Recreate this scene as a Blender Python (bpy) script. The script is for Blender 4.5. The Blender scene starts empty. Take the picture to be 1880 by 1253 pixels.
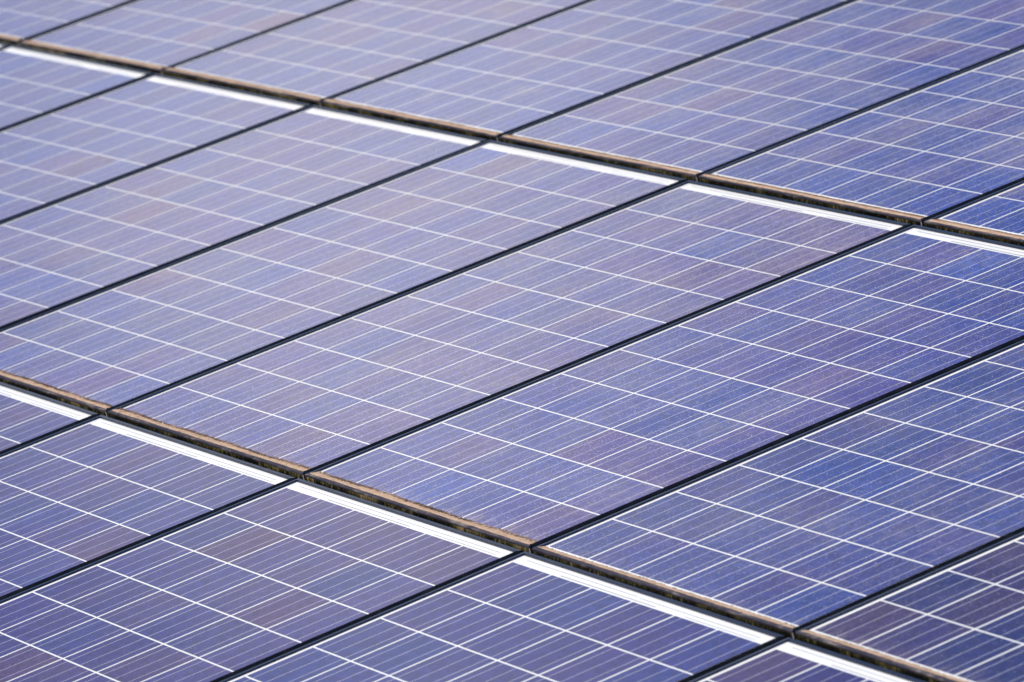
import bpy, bmesh, math, random
from mathutils import Matrix, Vector
random.seed(7)
D = bpy.data
SC = bpy.context.scene
COL = SC.collection
PI = math.pi

# ---------------------------------------------------------------- layout (metres, array plane coordinates)
P = 0.158                       # cell pitch
GAP = 0.0044                    # white line between cells, across the string
GAPX = 0.0060                   # white line between strings
NX, NY = 6, 10
PU = 0.996698                   # pitch of panels along a row
ROWY = {0: 0.0, 1: 1.667953, 2: 3.350137}
ROWX = {0: 0.0072, 1: 0.0, 2: -0.0011}
X0, X1 = -0.0185, 0.9675        # outer frame edges, measured from the corner of the cell grid
YT = 1.6215
LIP = 0.0106
LZ = 0.0046                     # frame lip above the cells
TILT = math.radians(15.8)       # slope of the array
ROT = Matrix.Rotation(TILT, 4, 'X')

def ybot(row):
    return -0.0355 if row == 2 else -0.0280

# ---------------------------------------------------------------- node helpers
class NT:
    def __init__(self, tree):
        self.t = tree
        tree.nodes.clear()
    def n(self, typ, **kw):
        o = self.t.nodes.new(typ)
        for k, v in kw.items():
            if k == 'inp':
                for kk, vv in v.items():
                    if hasattr(vv, 'is_output'):
                        self.t.links.new(vv, o.inputs[kk])
                    else:
                        o.inputs[kk].default_value = vv
            else:
                setattr(o, k, v)
        return o
    def math(self, op, a, b=0.0, c=0.0, clamp=False):
        o = self.n('ShaderNodeMath', operation=op, use_clamp=clamp)
        for i, v in enumerate((a, b, c)):
            if hasattr(v, 'is_output'):
                self.t.links.new(v, o.inputs[i])
            else:
                o.inputs[i].default_value = v
        return o.outputs[0]
    def vmath(self, op, a, b=(0, 0, 0), scale=None):
        o = self.n('ShaderNodeVectorMath', operation=op)
        for i, v in enumerate((a, b)):
            if hasattr(v, 'is_output'):
                self.t.links.new(v, o.inputs[i])
            else:
                o.inputs[i].default_value = v
        if scale is not None:
            o.inputs['Scale'].default_value = scale
        return o.outputs[0]
    def mix(self, f, a, b):
        o = self.n('ShaderNodeMix', data_type='RGBA')
        for i, v in ((0, f), (6, a), (7, b)):
            if hasattr(v, 'is_output'):
                self.t.links.new(v, o.inputs[i])
            else:
                o.inputs[i].default_value = v if i == 0 else (*v[:3], 1)
        return o.outputs[2]
    def rng(self, v, a, b, c=0.0, d=1.0, smooth=False):
        o = self.n('ShaderNodeMapRange', interpolation_type='SMOOTHSTEP' if smooth else 'LINEAR')
        self.t.links.new(v, o.inputs[0])
        for i, x in enumerate((a, b, c, d)):
            o.inputs[i + 1].default_value = x
        return o.outputs[0]
    def noise(self, vec, scale, detail=2.0, rough=0.5):
        o = self.n('ShaderNodeTexNoise', inp={'Vector': vec, 'Scale': scale, 'Detail': detail, 'Roughness': rough})
        return o.outputs[0]
    def ramp(self, f, stops):
        o = self.n('ShaderNodeValToRGB', inp={0: f})
        cr = o.color_ramp
        while len(cr.elements) < len(stops):
            cr.elements.new(0.5)
        for e, (p, c) in zip(cr.elements, stops):
            e.position = p
            e.color = (*c, 1)
        return o.outputs[0]
    def attr(self, name):
        return self.n('ShaderNodeAttribute', attribute_type='OBJECT', attribute_name=name).outputs['Fac']
    def xyz(self, v):
        o = self.n('ShaderNodeSeparateXYZ', inp={0: v})
        return o.outputs[0], o.outputs[1], o.outputs[2]
    def comb(self, x, y, z):
        return self.n('ShaderNodeCombineXYZ', inp={0: x, 1: y, 2: z}).outputs[0]

def mat(name):
    m = D.materials.new(name)
    m.use_nodes = True
    return m, NT(m.node_tree)

def finish(t, **inp):
    b = t.n('ShaderNodeBsdfPrincipled', inp=inp)
    t.n('ShaderNodeOutputMaterial', inp={'Surface': b.outputs[0]})
    return b

# glass in front of the cells is a coat on the laminate; dust lies on top of it
COAT_ROUGH = 0.11
def panel_vec(t):
    """Panel coordinates (metres) + a per panel offset for the noises."""
    oc = t.n('ShaderNodeTexCoord').outputs['Object']
    local = t.vmath('ADD', oc, t.comb(t.attr('cell_x'), t.attr('cell_y'), 0.0))
    sd = t.attr('panel_seed')
    return oc, local, t.vmath('ADD', local, t.comb(sd, t.math('MULTIPLY', sd, 1.7), t.math('MULTIPLY', sd, 0.37)))

def dust(t, local, pv, base):
    """Mix the dust film, the run-off streaks and the bright specks over a base colour; returns colour, total cover."""
    du = t.attr('dustiness')
    x, y, z = t.xyz(pv)
    lx, ly, lz = t.xyz(local)
    patch = t.noise(pv, 3.2, 3.0, 0.6)
    fine = t.noise(pv, 55.0, 3.0, 0.65)
    streak = t.noise(t.comb(t.math('MULTIPLY', x, 38.0), t.math('MULTIPLY', y, 2.2), 0.0), 1.0, 2.0, 0.6)
    film = t.math('MULTIPLY', t.rng(patch, 0.30, 0.72), t.rng(fine, 0.25, 0.85, 0.35, 1.5))
    film = t.math('MULTIPLY', film, t.rng(streak, 0.3, 0.7, 0.7, 1.25))
    film = t.math('MULTIPLY', film, du)
    film = t.math('MULTIPLY', film, t.rng(ly, 0.02, 0.28, 0.30, 1.0, True))
    # fuzzy pale wash just above the dirt at the lower edge
    wash = t.math('MULTIPLY', t.rng(ly, 0.0, 0.075, 1.0, 0.0), t.rng(t.noise(t.comb(t.math('MULTIPLY', x, 60.0), t.math('MULTIPLY', y, 9.0), 0.0), 1.0, 3.0, 0.7), 0.38, 0.72))
    wash = t.math('MULTIPLY', t.math('MULTIPLY', wash, wash), t.attr('edge_wash'))
    cover = t.math('ADD', t.math('MULTIPLY', film, 0.21), t.math('MULTIPLY', wash, 0.75), clamp=True)
    # specks: two sizes of grains
    dens = t.rng(t.noise(pv, 7.0, 3.0, 0.65), 0.32, 0.75, 0.0, 1.0)
    v1 = t.n('ShaderNodeTexVoronoi', inp={'Vector': pv, 'Scale': 260.0})
    r1 = t.n('ShaderNodeSeparateColor', inp={0: v1.outputs['Color']}).outputs[0]
    on1 = t.math('GREATER_THAN', t.math('ADD', r1, t.math('MULTIPLY', t.math('MULTIPLY', dens, du), 0.42)), 0.93)
    s1 = t.math('MULTIPLY', t.rng(v1.outputs['Distance'], 0.12, 0.40, 1.0, 0.0), on1)
    v2 = t.n('ShaderNodeTexVoronoi', inp={'Vector': pv, 'Scale': 95.0})
    r2 = t.n('ShaderNodeSeparateColor', inp={0: v2.outputs['Color']}).outputs[1]
    on2 = t.math('GREATER_THAN', t.math('ADD', r2, t.math('MULTIPLY', t.math('MULTIPLY', dens, du), 0.12)), 0.965)
    s2 = t.math('MULTIPLY', t.rng(v2.outputs['Distance'], 0.08, 0.20, 1.0, 0.0), on2)
    spk = t.math('ADD', t.math('MULTIPLY', s1, 0.50), t.math('MULTIPLY', s2, 0.50), clamp=True)
    spk = t.math('MULTIPLY', spk, t.rng(du, 0.1, 0.9, 0.15, 1.0))
    blot = t.math('MULTIPLY', t.rng(t.noise(pv, 5.5, 5.0, 0.72), 0.56, 0.78), t.rng(fine, 0.3, 0.75))
    blot = t.math('MULTIPLY', t.math('MULTIPLY', blot, 0.55), t.attr('pollen'), clamp=True)
    c = t.mix(cover, base, (0.54, 0.465, 0.385))
    c = t.mix(blot, c, (0.46, 0.41, 0.27))
    c = t.mix(spk, c, (0.74, 0.72, 0.68))
    return c, t.math('MAXIMUM', cover, spk)

def laminate_out(t, col, cov):
    rough = t.math('ADD', COAT_ROUGH, t.math('MULTIPLY', cov, 0.25))
    coat = t.math('SUBTRACT', 1.0, t.math('MULTIPLY', cov, 0.7), clamp=True)
    finish(t, **{'Base Color': col, 'Roughness': 0.6, 'Specular IOR Level': 0.1,
                 'Coat Weight': coat, 'Coat Roughness': rough, 'Coat IOR': 1.46})

def make_cell_mat():
    m, t = mat('polycrystalline silicon under glass')
    oc, local, pv = panel_vec(t)
    x, y, z = t.xyz(oc)
    tone = t.attr('tone')
    drift = t.noise(pv, 6.0, 2.0, 0.5)
    tn = t.math('ADD', tone, t.math('MULTIPLY', t.math('SUBTRACT', drift, 0.5), 0.45), clamp=True)
    col = t.ramp(tn, [(0.0, (0.010, 0.034, 0.225)), (0.35, (0.017, 0.030, 0.196)), (0.6, (0.036, 0.026, 0.180)),
                      (0.82, (0.062, 0.031, 0.142)), (1.0, (0.090, 0.043, 0.116))])
    grain = t.n('ShaderNodeTexVoronoi', inp={'Vector': pv, 'Scale': 85.0})
    g = t.n('ShaderNodeSeparateColor', inp={0: grain.outputs['Color']}).outputs[0]
    gr = t.rng(t.noise(pv, 420.0, 2.0, 0.6), 0.25, 0.75, 0.80, 1.25)
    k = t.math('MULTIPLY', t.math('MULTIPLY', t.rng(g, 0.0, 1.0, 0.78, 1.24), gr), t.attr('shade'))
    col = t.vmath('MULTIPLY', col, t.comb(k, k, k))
    # three silver busbars along the string
    S = P - GAPX
    bar = None
    for f in (1 / 6, 0.5, 5 / 6):
        b = t.math('LESS_THAN', t.math('ABSOLUTE', t.math('SUBTRACT', x, S * f)), 0.00085)
        bar = b if bar is None else t.math('MAXIMUM', bar, b)
    col = t.mix(bar, col, (0.42, 0.42, 0.52))
    c, cov = dust(t, local, pv, col)
    laminate_out(t, c, cov)
    return m

def make_back_mat():
    m, t = mat('white backsheet under glass')
    oc, local, pv = panel_vec(t)
    c, cov = dust(t, local, pv, (0.76, 0.765, 0.775))
    laminate_out(t, c, cov)
    return m

def make_ribbon_mat():
    m, t = mat('tinned ribbon under glass')
    oc = t.n('ShaderNodeTexCoord').outputs['Object']
    f = t.noise(oc, 30.0, 3.0)
    c = t.mix(f, (0.20, 0.20, 0.23), (0.36, 0.36, 0.40))
    finish(t, **{'Base Color': c, 'Roughness': 0.55, 'Specular IOR Level': 0.2, 'Coat Weight': 1.0, 'Coat Roughness': COAT_ROUGH, 'Coat IOR': 1.46})
    return m

def make_frame_mat(name, dirty, base=(0.004, 0.008, 0.030), spec=0.30):
    m, t = mat(name)
    oc = t.n('ShaderNodeTexCoord').outputs['Object']
    sd = t.attr('panel_seed')
    pv = t.vmath('ADD', oc, t.comb(sd, sd, 0.0))
    a = t.noise(pv, 30.0, 4.0, 0.6)
    x, y, z = t.xyz(pv)
    s = t.noise(t.comb(t.math('MULTIPLY', x, 9.0), t.math('MULTIPLY', y, 90.0), t.math('MULTIPLY', z, 90.0)), 1.0, 3.0, 0.6)
    if dirty:
        f = t.math('MULTIPLY', t.rng(a, 0.25, 0.8, 0.25, 0.95), t.rng(s, 0.3, 0.75, 0.35, 1.0))
        c = t.mix(f, base, (0.10, 0.075, 0.070))
        c = t.mix(t.math('MULTIPLY', t.rng(s, 0.52, 0.72), t.rng(a, 0.4, 0.6)), c, (0.27, 0.235, 0.23))  # pale streaks put highlights into the colour of the dusty lip
        finish(t, **{'Base Color': c, 'Roughness': t.rng(f, 0, 1, 0.4, 0.9), 'Specular IOR Level': 0.35})
    else:
        f = t.math('MULTIPLY', t.rng(a, 0.45, 0.9, 0.0, 0.04), t.rng(s, 0.3, 0.8, 0.3, 1.0))
        c = t.mix(f, base, (0.35, 0.33, 0.31))
        finish(t, **{'Base Color': c, 'Roughness': t.rng(a, 0, 1, 0.18, 0.34), 'Specular IOR Level': spec, 'Specular Tint': (0.60, 0.75, 1.0, 1.0)})
    return m

def make_bare_mat():
    m, t = mat('bare aluminium corner edge')
    oc = t.n('ShaderNodeTexCoord').outputs['Object']
    f = t.noise(oc, 400.0, 2.0)
    finish(t, **{'Base Color': t.mix(f, (0.45, 0.42, 0.38), (0.16, 0.13, 0.10)), 'Roughness': 0.6})
    return m

def make_dirt_mat():
    m, t = mat('dried silt')
    oc = t.n('ShaderNodeTexCoord').outputs['Object']
    sd = t.attr('panel_seed')
    pv = t.vmath('ADD', oc, t.comb(sd, sd, 0.0))
    x, y, z = t.xyz(pv)
    lx, ly, lz = t.xyz(oc)
    a = t.noise(pv, 24.0, 4.0, 0.65)
    b = t.noise(pv, 260.0, 3.0, 0.7)
    s = t.noise(t.comb(t.math('MULTIPLY', x, 14.0), t.math('MULTIPLY', y, 260.0), 0.0), 1.0, 3.0, 0.6)
    c = t.mix(t.rng(a, 0.3, 0.72), (0.47, 0.335, 0.24), (0.35, 0.235, 0.165))
    c = t.mix(t.rng(s, 0.5, 0.75, 0.0, 0.6), c, (0.20, 0.125, 0.09))
    c = t.mix(t.rng(t.noise(pv, 70.0, 3.0, 0.7), 0.52, 0.68, 0.0, 0.75), c, (0.15, 0.10, 0.075))
    c = t.mix(t.rng(b, 0.45, 0.8, 0.0, 0.6), c, (0.52, 0.40, 0.31))
    bw = t.math('ADD', ly, t.math('MULTIPLY', t.math('SUBTRACT', t.noise(t.vmath('MULTIPLY', pv, (30.0, 160.0, 0.0)), 1.0, 3.0, 0.65), 0.5), 0.010))
    band = t.math('MULTIPLY', t.rng(bw, -0.0185, -0.0150, 0.0, 1.0, True), t.rng(bw, -0.0075, -0.0055, 1.0, 0.4, True))
    band = t.math('MULTIPLY', band, t.rng(t.noise(t.vmath('MULTIPLY', pv, (7.0, 7.0, 0.0)), 1.0, 2.0, 0.6), 0.34, 0.48, 0.25, 1.0))
    c = t.mix(t.math('MULTIPLY', band, t.attr('brown')), c, (0.17, 0.092, 0.062))
    bump = t.n('ShaderNodeBump', inp={'Strength': 0.6, 'Distance': 0.002, 'Height': b})
    finish(t, **{'Base Color': c, 'Roughness': 0.95, 'Specular IOR Level': 0.1, 'Normal': bump.outputs[0]})
    return m

def make_moss_mat(name, stops):
    m, t = mat(name)
    oc = t.n('ShaderNodeTexCoord').outputs['Object']
    sd = t.attr('panel_seed')
    pv = t.vmath('ADD', oc, t.comb(sd, sd, 0.0))
    x, y, z = t.xyz(pv)
    drip = t.noise(t.comb(t.math('MULTIPLY', x, 190.0), t.math('MULTIPLY', z, 45.0), t.math('MULTIPLY', y, 45.0)), 1.0, 4.0, 0.65)
    big = t.noise(pv, 8.0, 2.0, 0.6)
    f = t.math('ADD', t.math('MULTIPLY', t.rng(drip, 0.25, 0.75), 0.62), t.math('MULTIPLY', t.rng(big, 0.3, 0.7), 0.36), clamp=True)
    c = t.ramp(f, stops)
    finish(t, **{'Base Color': c, 'Roughness': 1.0, 'Specular IOR Level': 0.05})
    return m

M = dict(cell=make_cell_mat(), back=make_back_mat(), ribbon=make_ribbon_mat(),
         frame=make_frame_mat('black anodised aluminium', False),
         frame_shaded=make_frame_mat('black anodised aluminium painted shade', False, (0.002, 0.0025, 0.005), 0.18),  # right rail: same anodised metal, its shade put into a darker base colour
         frame_dirty=make_frame_mat('dusty black aluminium', True),
         bare=make_bare_mat(), dirt=make_dirt_mat(),
         moss=make_moss_mat('dark moss and algae', [(0.0, (0.003, 0.003, 0.003)), (0.47, (0.007, 0.006, 0.005)), (0.58, (0.045, 0.042, 0.014)),
                                                    (0.68, (0.13, 0.10, 0.04)), (0.8, (0.26, 0.18, 0.10))]),
         tuft=make_moss_mat('dry brown moss', [(0.0, (0.04, 0.03, 0.025)), (0.4, (0.11, 0.078, 0.06)), (0.6, (0.24, 0.165, 0.13)), (0.8, (0.55, 0.47, 0.41))]))

# ---------------------------------------------------------------- mesh helpers
def mesh(name, verts, faces, mats, idx=None, smooth=False):
    me = D.meshes.new(name)
    me.from_pydata(verts, [], faces)
    for m in mats:
        me.materials.append(m)
    if idx:
        for p, i in zip(me.polygons, idx):
            p.material_index = i
    if smooth:
        for p in me.polygons:
            p.use_smooth = True
    bm = bmesh.new()
    bm.from_mesh(me)
    bmesh.ops.recalc_face_normals(bm, faces=bm.faces)
    bm.to_mesh(me)
    bm.free()
    me.update()
    return me

def add(name, me, parent, loc=(0, 0, 0)):
    o = D.objects.new(name, me)
    COL.objects.link(o)
    o.parent = parent
    o.location = loc
    return o

def sheet(name, x0, y0, x1, y1, z, m):
    me = D.meshes.new(name)
    me.from_pydata([(x0, y0, z), (x1, y0, z), (x1, y1, z), (x0, y1, z)], [], [(0, 1, 2, 3)])
    me.materials.append(m)
    return me

def ring_at(yb, off, z):
    """corner points of the frame outline moved inward by off: BL, BR, TR, TL"""
    return [(X0 + off, yb + off, z), (X1 - off, yb + off, z), (X1 - off, YT - off, z), (X0 + off, YT - off, z)]

# rail profile: (distance from the outer face, height); the lip falls slightly outwards and has a rounded edge
SIDE_SLOPE = (0.0010, 0.0030, 0.0008, 0.0008)
def profile(side):
    s = SIDE_SLOPE[side]
    return [(0.0025, -0.0400), (0.0, -0.0400), (0.0, LZ - 0.0036), (0.0005, LZ - min(s + 0.0005, 0.0034)), (0.0014, LZ - s),
            (LIP - 0.0006, LZ), (LIP, LZ - 0.0005), (LIP, 0.0)]
def rail_mesh(yb, side, dirty):
    """one mitred rail of the frame: 0 bottom, 1 right, 2 top, 3 left"""
    a, b = side, (side + 1) % 4
    v, f, mi = [], [], []
    CH = 0.0013
    PROFILE = profile(side)
    for off, z in PROFILE:
        r = ring_at(yb, off, z)
        pa, pb = list(r[a]), list(r[b])
        if side == 0 and off == 0.0:
            pb[0] -= CH
        if side == 1 and off == 0.0:
            pa[1] += CH
        v += [tuple(pa), tuple(pb)]
    for i in range(len(PROFILE) - 1):
        f.append((2 * i, 2 * i + 1, 2 * i + 3, 2 * i + 2))
        mi.append(0)
    if side == 0:                                   # cut corner edge, worn to bare metal
        z0, z1 = PROFILE[1][1], PROFILE[2][1]
        k = len(v)
        v += [(X1 - CH, yb, z0), (X1, yb + CH, z0), (X1, yb + CH, z1), (X1 - CH, yb, z1)]
        f.append((k, k + 1, k + 2, k + 3))
        mi.append(1)
    me = D.meshes.new('frame_rail')
    me.from_pydata(v, [], f)
    me.materials.append(M['frame_dirty'] if dirty else M['frame_shaded'] if side == 1 else M['frame'])
    if side == 0:
        me.materials.append(M['bare'])
    for p, i in zip(me.polygons, mi):
        p.material_index = i
    bm = bmesh.new(); bm.from_mesh(me)
    # outward normals: up for the lip, away from the panel for the outer face
    cx, cy = (X0 + X1) / 2, (yb + YT) / 2
    for fc in bm.faces:
        c = fc.calc_center_median()
        fc.normal_update()
        n = fc.normal
        if abs(n.z) > 0.5:
            ref = Vector((0, 0, 1 if c.z > -0.03 else -1))
        else:
            inner = c.z > 0 and c.z < LZ - 0.0004 and min(abs(c.x - X0), abs(c.x - X1), abs(c.y - yb), abs(c.y - YT)) > LIP * 0.8
            d = {0: (0, -1, 0), 1: (1, 0, 0), 2: (0, 1, 0), 3: (-1, 0, 0)}[side]
            ref = Vector(d) * (-1 if inner else 1)
        if n.dot(ref) < 0:
            fc.normal_flip()
    bm.to_mesh(me); bm.free()
    return me

def wob(seed, n):
    """smooth random curve of n samples in about -1..1"""
    r = random.Random(seed)
    ph = [(r.uniform(0, 6.3), r.uniform(0.7, 1.3) * k, 1.0 / k ** 0.55) for k in (2, 4, 7, 13, 24, 47, 90)]
    out = []
    for i in range(n):
        u = i / (n - 1) * 2 * PI
        out.append(sum(a * math.sin(w * u + p) for p, w, a in ph) / 1.6)
    return out

def dirt_mesh(row, seed, ext, rough, ys, spill):
    """silt packed against the lower lip, thinning out up the glass to an uneven edge"""
    r = random.Random(seed)
    yb = ybot(row) + LIP
    n = 420
    w1, w2 = wob(seed + 1, n), wob(seed + 2, n)
    xa, xb = X0 + LIP + 0.0003, X1 - LIP - 0.0003
    v, f = [], []
    K = 9
    for i in range(n):
        x = xa + (xb - xa) * i / (n - 1)
        edge = ys + ext * w1[i] + rough * r.uniform(-1, 1)
        edge = max(edge, yb + 0.004)
        top = LZ + 0.0005 + 0.0003 * w2[i]
        sp = max(0.0008, spill * (0.85 + 0.25 * w2[i]) + r.uniform(-0.0004, 0.0004))
        rows = [(yb - sp, LZ - 0.0012), (yb - sp + 0.0004, top - 0.0002), (yb, top)]
        for k in range(3, K):
            q = (k - 2) / (K - 3)
            rows.append((yb + (edge - yb) * q, 0.0004 + (top - 0.0004) * (1 - q) ** 1.3))
        for k, (y, z) in enumerate(rows):
            if 1 < k < K - 1:
                y += r.uniform(-0.0006, 0.0006)
                z += r.uniform(0, 0.0011) if k > 2 else r.uniform(0, 0.0004)
            v.append((x, y, z))
    for i in range(n - 1):
        for k in range(K - 1):
            f.append((i * K + k, (i + 1) * K + k, (i + 1) * K + k + 1, i * K + k + 1))
    me = mesh('dirt_deposit', v, f, [M['dirt']], smooth=True)
    return me

def tuft_mesh(row, seed, ext, ys, count, size, band):
    """small dry moss clumps along the upper edge of the silt"""
    r = random.Random(seed + 9)
    n = 420
    w1, w3 = wob(seed + 1, n), wob(seed + 5, n)
    xa, xb = X0 + LIP + 0.001, X1 - LIP - 0.001
    yb = ybot(row) + LIP
    v, f = [], []
    for _ in range(count):
        u = r.random()
        i = int(u * (n - 1))
        if w3[i] < r.uniform(-1.3, 0.5):
            continue
        x = xa + (xb - xa) * u
        y = ys + ext * w1[i] + r.uniform(-band, band * (0.4 if row < 2 else 0.05))
        for _k in range(r.randint(3, 6)):
            h = size * r.uniform(0.4, 1.2)
            a = r.uniform(0, 2 * PI)
            ln = size * r.uniform(0.0, 1.0)
            bx, by = x + r.gauss(0, size * 0.8), y + r.gauss(0, size * 0.4)
            wd = size * r.uniform(0.3, 0.7)
            q0 = min(1.0, max(0.0, (by - yb) / (ys + ext * w1[i] - yb)))
            z0 = 0.0004 + (LZ + 0.0001) * (1 - q0) ** 1.3
            k = len(v)
            v += [(bx + wd * math.cos(q), by + wd * math.sin(q), z0) for q in (a, a + 2.1, a + 4.2)]
            v.append((bx + ln * math.cos(a), by + ln * math.sin(a), z0 + h))
            f += [(k, k + 1, k + 3), (k + 1, k + 2, k + 3), (k + 2, k, k + 3)]
    if not v:
        v, f = [(0, 0, 0), (0.001, 0, 0), (0, 0.001, 0.001)], [(0, 1, 2)]
    return mesh('moss_tuft', v, f, [M['tuft']])

def moss_mesh(row, seed):
    """ragged moss skin grown on the front face of the lower rail"""
    r = random.Random(seed + 3)
    yb = ybot(row)
    n, K = 460, 8
    w1, w2 = wob(seed + 11, n), wob(seed + 12, n)
    v, f = [], []
    zt = LZ - 0.0038
    for i in range(n):
        x = X0 + 0.004 + (X1 - X0 - 0.009) * i / (n - 1)
        top = zt - 0.0006 - 0.0011 * max(0, w1[i]) - r.uniform(0, 0.0008)
        for k in range(K):
            q = k / (K - 1)
            z = top - (top + 0.024) * q
            th = 0.0 if k == 0 else 0.0006 + 0.0016 * max(0.05, 0.5 + 0.5 * w2[i]) * math.sin(PI * min(q * 1.6, 0.9)) * r.uniform(0.3, 1.5)
            v.append((x + r.uniform(-0.0005, 0.0005), yb - 0.0003 - th, z))
    for i in range(n - 1):
        for k in range(K - 1):
            f.append((i * K + k, i * K + k + 1, (i + 1) * K + k + 1, (i + 1) * K + k))
    return mesh('moss', v, f, [M['moss']])

# ---------------------------------------------------------------- the first panel with all its parts
CELL = sheet('solar_cell', 0, 0, P - GAPX, P - GAP, 0.0, M['cell'])
RAILS = {row: [rail_mesh(ybot(row), s, s == 0) for s in range(4)] for row in (1, 2)}
BACK = {row: sheet('backsheet', X0 + LIP - 0.001, ybot(row) + LIP - 0.001, X1 - LIP + 0.001, YT - LIP + 0.001, -0.0004, M['back']) for row in (1, 2)}

def ribbon_meshes():
    """interconnect ribbons in the wide top margin: two long ones end to end, three short ones nearer the cells"""
    y = NY * P
    out = []
    S = P - GAPX
    a, b, c = S / 6, S / 2, S * 5 / 6
    out.append(sheet('ribbon', a, y + 0.0175, 3 * P - 0.012, y + 0.0195, -0.0001, M['ribbon']))
    out.append(sheet('ribbon', 3 * P - 0.004, y + 0.0150, 5 * P + c, y + 0.0170, -0.0001, M['ribbon']))
    out.append(sheet('ribbon', P + a, y + 0.0035, 3 * P + c - 0.05, y + 0.0062, -0.0001, M['ribbon']))
    out.append(sheet('ribbon', 4 * P + a, y + 0.0035, 5 * P + c, y + 0.0055, -0.0001, M['ribbon']))
    return out
RIB = ribbon_meshes()

def set_props(o, d):
    for k, v in d.items():
        o[k] = v

def build_panel():
    root = D.objects.new('solar_panel', None)
    COL.objects.link(root)
    root.empty_display_size = 0.1
    add('backsheet', BACK[1], root)
    for j in range(NY):
        for i in range(NX):
            add('solar_cell', CELL, root, (i * P + GAPX / 2, j * P + GAP / 2, 0.0))
    for s in range(4):
        o = add('frame_rail', RAILS[1][s], root)
        if s == 0:
            add('moss', CELL, o)
    for me in RIB:
        add('ribbon', me, root)
    add('dirt_deposit', CELL, root)
    add('moss_tuft', CELL, root)
    return root

def copy_tree(o, parent=None):
    c = o.copy()
    COL.objects.link(c)
    c.parent = parent
    for ch in o.children:
        copy_tree(ch, c)
    return c

# (row, column): label, seed, tone bias, shade, dustiness, dirt kind
LAB = {
    (0, -1): 'solar panel corner cut off by the left edge of the photo, in the bottom row',
    (0, 0): 'violet solar panel in the bottom row, second from left edge',
    (0, 1): 'large violet brown solar panel in the bottom row at lower left',
    (0, 2): 'deep indigo solar panel cut off at the middle of the bottom edge',
    (0, 3): 'small sliver of dark solar panel at the bottom edge, rightmost of the bottom row',
    (1, -5): 'tiny tip of a solar panel at the far left edge, below the upper mossy seam',
    (1, -4): 'blurred pale solar panel in the middle row touching the upper part of the left edge',
    (1, -3): 'blurred pale blue solar panel in the middle row, second from left',
    (1, -2): 'pale violet solar panel in the middle row, upper left of the lavender one beside centre',
    (1, -1): 'pale lavender solar panel left of the photo centre, its lower corner at the left edge',
    (1, 0): 'hazy lavender solar panel in the middle row, seen whole at the centre of the photo',
    (1, 1): 'blue and violet dusty solar panel just right of centre, nearly whole, in the middle row',
    (1, 2): 'deep blue speckled solar panel in the middle row cut off by the right edge',
    (1, 3): 'dark greyish violet solar panel in the bottom right corner of the photo',
    (2, -5): 'strongly blurred solar panel in the top left corner of the photo, top row',
    (2, -4): 'blurred pale solar panel in the top row, second from the top left corner',
    (2, -3): 'blurred solar panel with pale dust smears in the top row, third from the left',
    (2, -2): 'pale blue solar panel in the top row, above the centre of the photo',
    (2, -1): 'blue violet solar panel with yellowish dust patches in the top row, right of centre',
    (2, 0): 'blue solar panel with thick speckled dust in the top row, cut by the right edge',
    (2, 1): 'small corner of a dusty solar panel at the right edge, lowest of the top row',
}
BIAS = {(0, -1): .62, (0, 0): .54, (0, 1): .55, (0, 2): .44, (0, 3): .60, (1, 3): .62, (1, 2): .29, (1, 1): .42, (1, 0): .50,
        (1, -1): .45, (1, -2): .45, (1, -3): .36, (1, -4): .40, (2, 0): .34, (2, -1): .45, (2, -2): .36, (2, 1): .34}
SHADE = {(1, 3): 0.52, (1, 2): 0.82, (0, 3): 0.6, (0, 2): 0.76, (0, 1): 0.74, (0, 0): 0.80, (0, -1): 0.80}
DUST = {(1, 2): 0.75, (1, 1): 1.0, (1, 0): 1.5, (1, -1): 1.4, (2, 0): 1.3, (2, -1): 1.25, (2, 1): 1.3, (2, -3): 1.3, (0, 0): 0.3, (0, 1): 0.28, (0, 2): 0.18, (0, 3): 0.18, (0, -1): 0.3,
        (1, 3): 0.55, (1, -4): 0.8, (1, -3): 0.9, (1, -2): 1.2}

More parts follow.
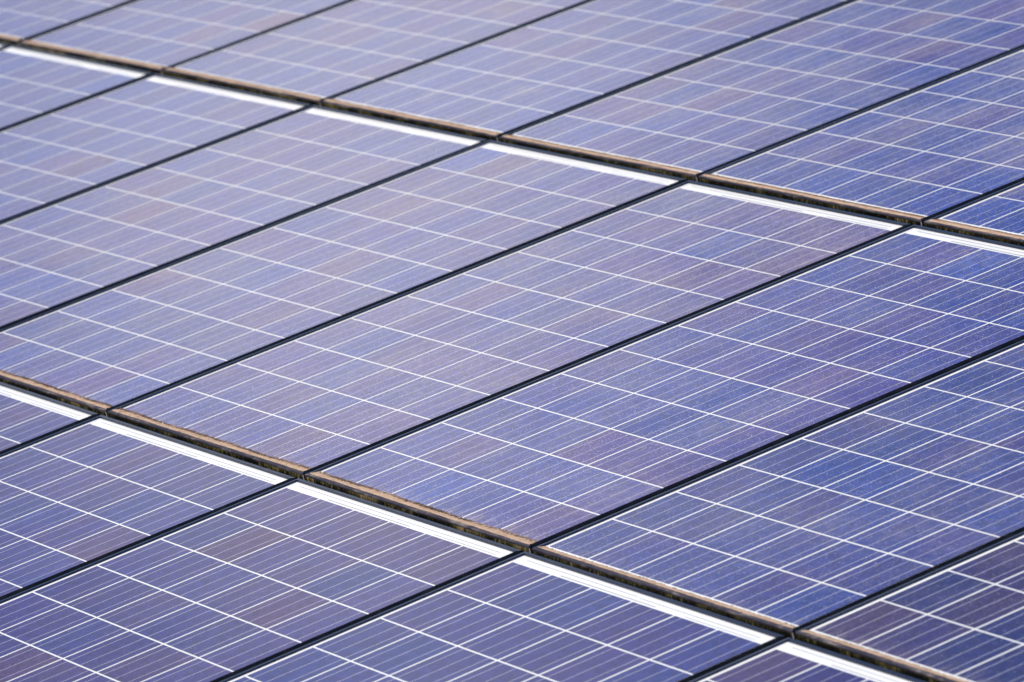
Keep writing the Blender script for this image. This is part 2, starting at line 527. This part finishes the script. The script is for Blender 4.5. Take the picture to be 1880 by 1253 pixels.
proto = build_panel()
first = True
for (row, c), label in LAB.items():
    root = proto if first else copy_tree(proto)
    first = False
    seed = 100 * row + 11 * (c + 7) + 5
    rr = random.Random(seed)
    pos = ROT @ Vector((c * PU + ROWX[row], ROWY[row], 0.0))
    root.location = pos
    wx, wy, wz = (math.radians(rr.uniform(-0.09, 0.09)) for _ in range(3))
    root.rotation_euler = (TILT + wx, wy, wz * 0.3)
    mid = Vector((0.474, 0.8, 0.0))
    root.location = ROT @ Vector((c * PU + ROWX[row], ROWY[row], rr.uniform(-0.0004, 0.0004))) + ROT @ mid - root.rotation_euler.to_matrix() @ mid
    root['label'] = label
    root['category'] = 'solar panel'
    root['group'] = 'solar panels laid in three rows'
    ps = rr.uniform(0, 40)
    fr = 2 if row == 2 else 1
    kind = {'ext': 0.0030, 'rough': 0.0020, 'ys': 0.0010, 'spill': 0.0030}
    tuft = dict(count=2400, size=0.0024, band=0.0050)
    wash = 1.0
    if row == 2:
        kind = {'ext': 0.0014, 'rough': 0.0008, 'ys': -0.0056, 'spill': 0.0060}
        tuft = dict(count=3600, size=0.0011, band=0.0075)
        wash = 0.15
    elif (row, c) in ((1, 2), (1, 3)):
        kind = {'ext': 0.0012, 'rough': 0.0008, 'ys': -0.0040, 'spill': 0.0020}
        tuft = dict(count=700, size=0.0011, band=0.0030)
        wash = 0.45
    common = {'panel_seed': ps, 'dustiness': DUST.get((row, c), 0.9), 'edge_wash': wash if row > 0 else 0.3,
              'brown': 1.0 if row == 2 else 0.0,
              'pollen': 0.9 if row == 2 else (0.35 if (row, c) in ((1, 1), (1, 2), (1, 0)) else 0.0)}
    bias = BIAS.get((row, c), 0.45)
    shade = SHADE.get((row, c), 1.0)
    rails = 0
    ncell = 0
    tones = {}
    for ch in sorted(root.children, key=lambda o: o.name):
        k = ch.name.split('.')[0]
        set_props(ch, common)
        ch['cell_x'] = 0.0
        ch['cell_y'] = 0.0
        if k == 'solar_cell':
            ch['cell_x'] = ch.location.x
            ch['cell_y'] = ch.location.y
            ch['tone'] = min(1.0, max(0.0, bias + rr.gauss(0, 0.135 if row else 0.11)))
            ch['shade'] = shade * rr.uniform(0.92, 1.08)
        elif k == 'backsheet':
            ch.data = BACK[fr]
        elif k == 'frame_rail':
            s = RAILS[1].index(ch.data)
            ch.data = RAILS[fr][s]
            if s == 0:
                ch['label'] = 'lower frame rail with dusty lip and mossy front face'
                for g in ch.children:
                    g.data = moss_mesh(row, seed)
                    set_props(g, common)
        elif k == 'dirt_deposit':
            ch.data = dirt_mesh(row, seed, **kind)
        elif k == 'moss_tuft':
            ch.data = tuft_mesh(row, seed, kind['ext'], kind['ys'], **tuft)

# ---------------------------------------------------------------- setting
def simple(name, c1, c2, sc):
    m, t = mat(name)
    oc = t.n('ShaderNodeTexCoord').outputs['Object']
    f = t.noise(oc, sc, 5.0, 0.65)
    finish(t, **{'Base Color': t.mix(t.rng(f, 0.3, 0.7), c1, c2), 'Roughness': 0.95, 'Specular IOR Level': 0.1})
    return m
roof = D.objects.new('roof', sheet('roof', -16, -1.2, 14, 7.5, 0.0, simple('dark roof sheeting', (0.035, 0.034, 0.033), (0.07, 0.066, 0.062), 3.0)))
COL.objects.link(roof)
roof.rotation_euler = (TILT, 0, 0)
roof.location = ROT @ Vector((0, 0, -0.075))
roof['kind'] = 'structure'
ground = D.objects.new('ground', sheet('ground', -3000, -3000, 3000, 3000, -5.0, simple('dry grass', (0.05, 0.065, 0.025), (0.11, 0.10, 0.055), 0.4)))
COL.objects.link(ground)
ground['kind'] = 'structure'

# ---------------------------------------------------------------- light
SUN_EL = math.radians(52)
SUN_DIR_AZ = math.radians(-48)      # angle of the direction to the sun from +X, towards +Y
sd = Vector((math.cos(SUN_EL) * math.cos(SUN_DIR_AZ), math.cos(SUN_EL) * math.sin(SUN_DIR_AZ), math.sin(SUN_EL)))
sun = D.lights.new('sun', 'SUN')
sun.energy = 4.2
sun.angle = math.radians(0.53)
sun.color = (1.0, 0.955, 0.90)
so = D.objects.new('sun', sun)
COL.objects.link(so)
so.rotation_euler = sd.to_track_quat('Z', 'Y').to_euler()
so.location = sd * 30

BANK_AZ, BANK_EL, BANK_IN, BANK_OUT, BANK_L = 159.6, 20.6, 0.5, 7.2, 1.15
W = D.worlds.new('World')
SC.world = W
W.use_nodes = True
t = NT(W.node_tree)
sky = t.n('ShaderNodeTexSky', sky_type='NISHITA')
sky.sun_disc = False
sky.sun_elevation = SUN_EL
sky.sun_rotation = math.pi / 2 - SUN_DIR_AZ
sky.altitude = 200
sky.air_density = 1.0
sky.dust_density = 1.5
sky.ozone_density = 1.5
STR = 0.10
geo = t.n('ShaderNodeTexCoord').outputs['Generated']
d = t.vmath('NORMALIZE', geo)
dx, dy, dz = t.xyz(d)
# broken cloud over the whole sky, and one bright bank low in the west whose edge the panels mirror
flat = t.vmath('MULTIPLY', d, (1.0, 1.0, 2.2))
cl = t.noise(flat, 2.6, 6.0, 0.58)
BA, BE = math.radians(BANK_AZ), math.radians(BANK_EL)
bank = t.n('ShaderNodeVectorMath', operation='DOT_PRODUCT', inp={0: d, 1: (math.cos(BE) * math.cos(BA), math.cos(BE) * math.sin(BA), math.sin(BE))}).outputs['Value']
ang = t.math('ARCCOSINE', bank)
wob_ = t.math('MULTIPLY', t.math('SUBTRACT', t.noise(flat, 6.0, 4.0, 0.55), 0.5), 0.16)
bankf = t.rng(t.math('ADD', ang, wob_), math.radians(BANK_IN), math.radians(BANK_OUT), 1.0, 0.0, True)
broken = t.math('MULTIPLY', t.rng(cl, 0.52, 0.72, 0.0, 0.85, True), t.rng(ang, math.radians(14), math.radians(40), 0.0, 1.0, True))
cover = t.math('MAXIMUM', bankf, broken)
cover = t.math('MULTIPLY', cover, t.rng(dz, -0.02, 0.05))
k = BANK_L / STR
cloud = t.mix(cover, sky.outputs[0], (k * 1.0, k * 0.985, k * 0.995))
bg = t.n('ShaderNodeBackground', inp={'Color': cloud, 'Strength': STR})
t.n('ShaderNodeOutputWorld', inp={'Surface': bg.outputs[0]})

# ---------------------------------------------------------------- camera
cam = D.cameras.new('camera')
co = D.objects.new('camera', cam)
COL.objects.link(co)
R = ((0.49334422, 0.83703882, -0.23659563), (0.12857529, -0.33918754, -0.93189066), (-0.86027895, 0.42932252, -0.27495872))
mw = Matrix(((R[0][0], -R[1][0], -R[2][0], 11.79564708), (R[0][1], -R[1][1], -R[2][1], -3.18812206),
             (R[0][2], -R[1][2], -R[2][2], 3.56644532), (0, 0, 0, 1)))
co.matrix_world = ROT @ mw
cam.sensor_width = 36.0
cam.lens = 199.31
cam.clip_start = 0.1
cam.clip_end = 10000
cam.dof.use_dof = True
cam.dof.focus_distance = 12.2
cam.dof.aperture_fstop = 6.4
SC.camera = co

SC.view_settings.view_transform = 'Standard'
SC.view_settings.look = 'None'
SC.view_settings.exposure = 0.15
SC.view_settings.gamma = 1.0
SC.view_settings.use_curve_mapping = False
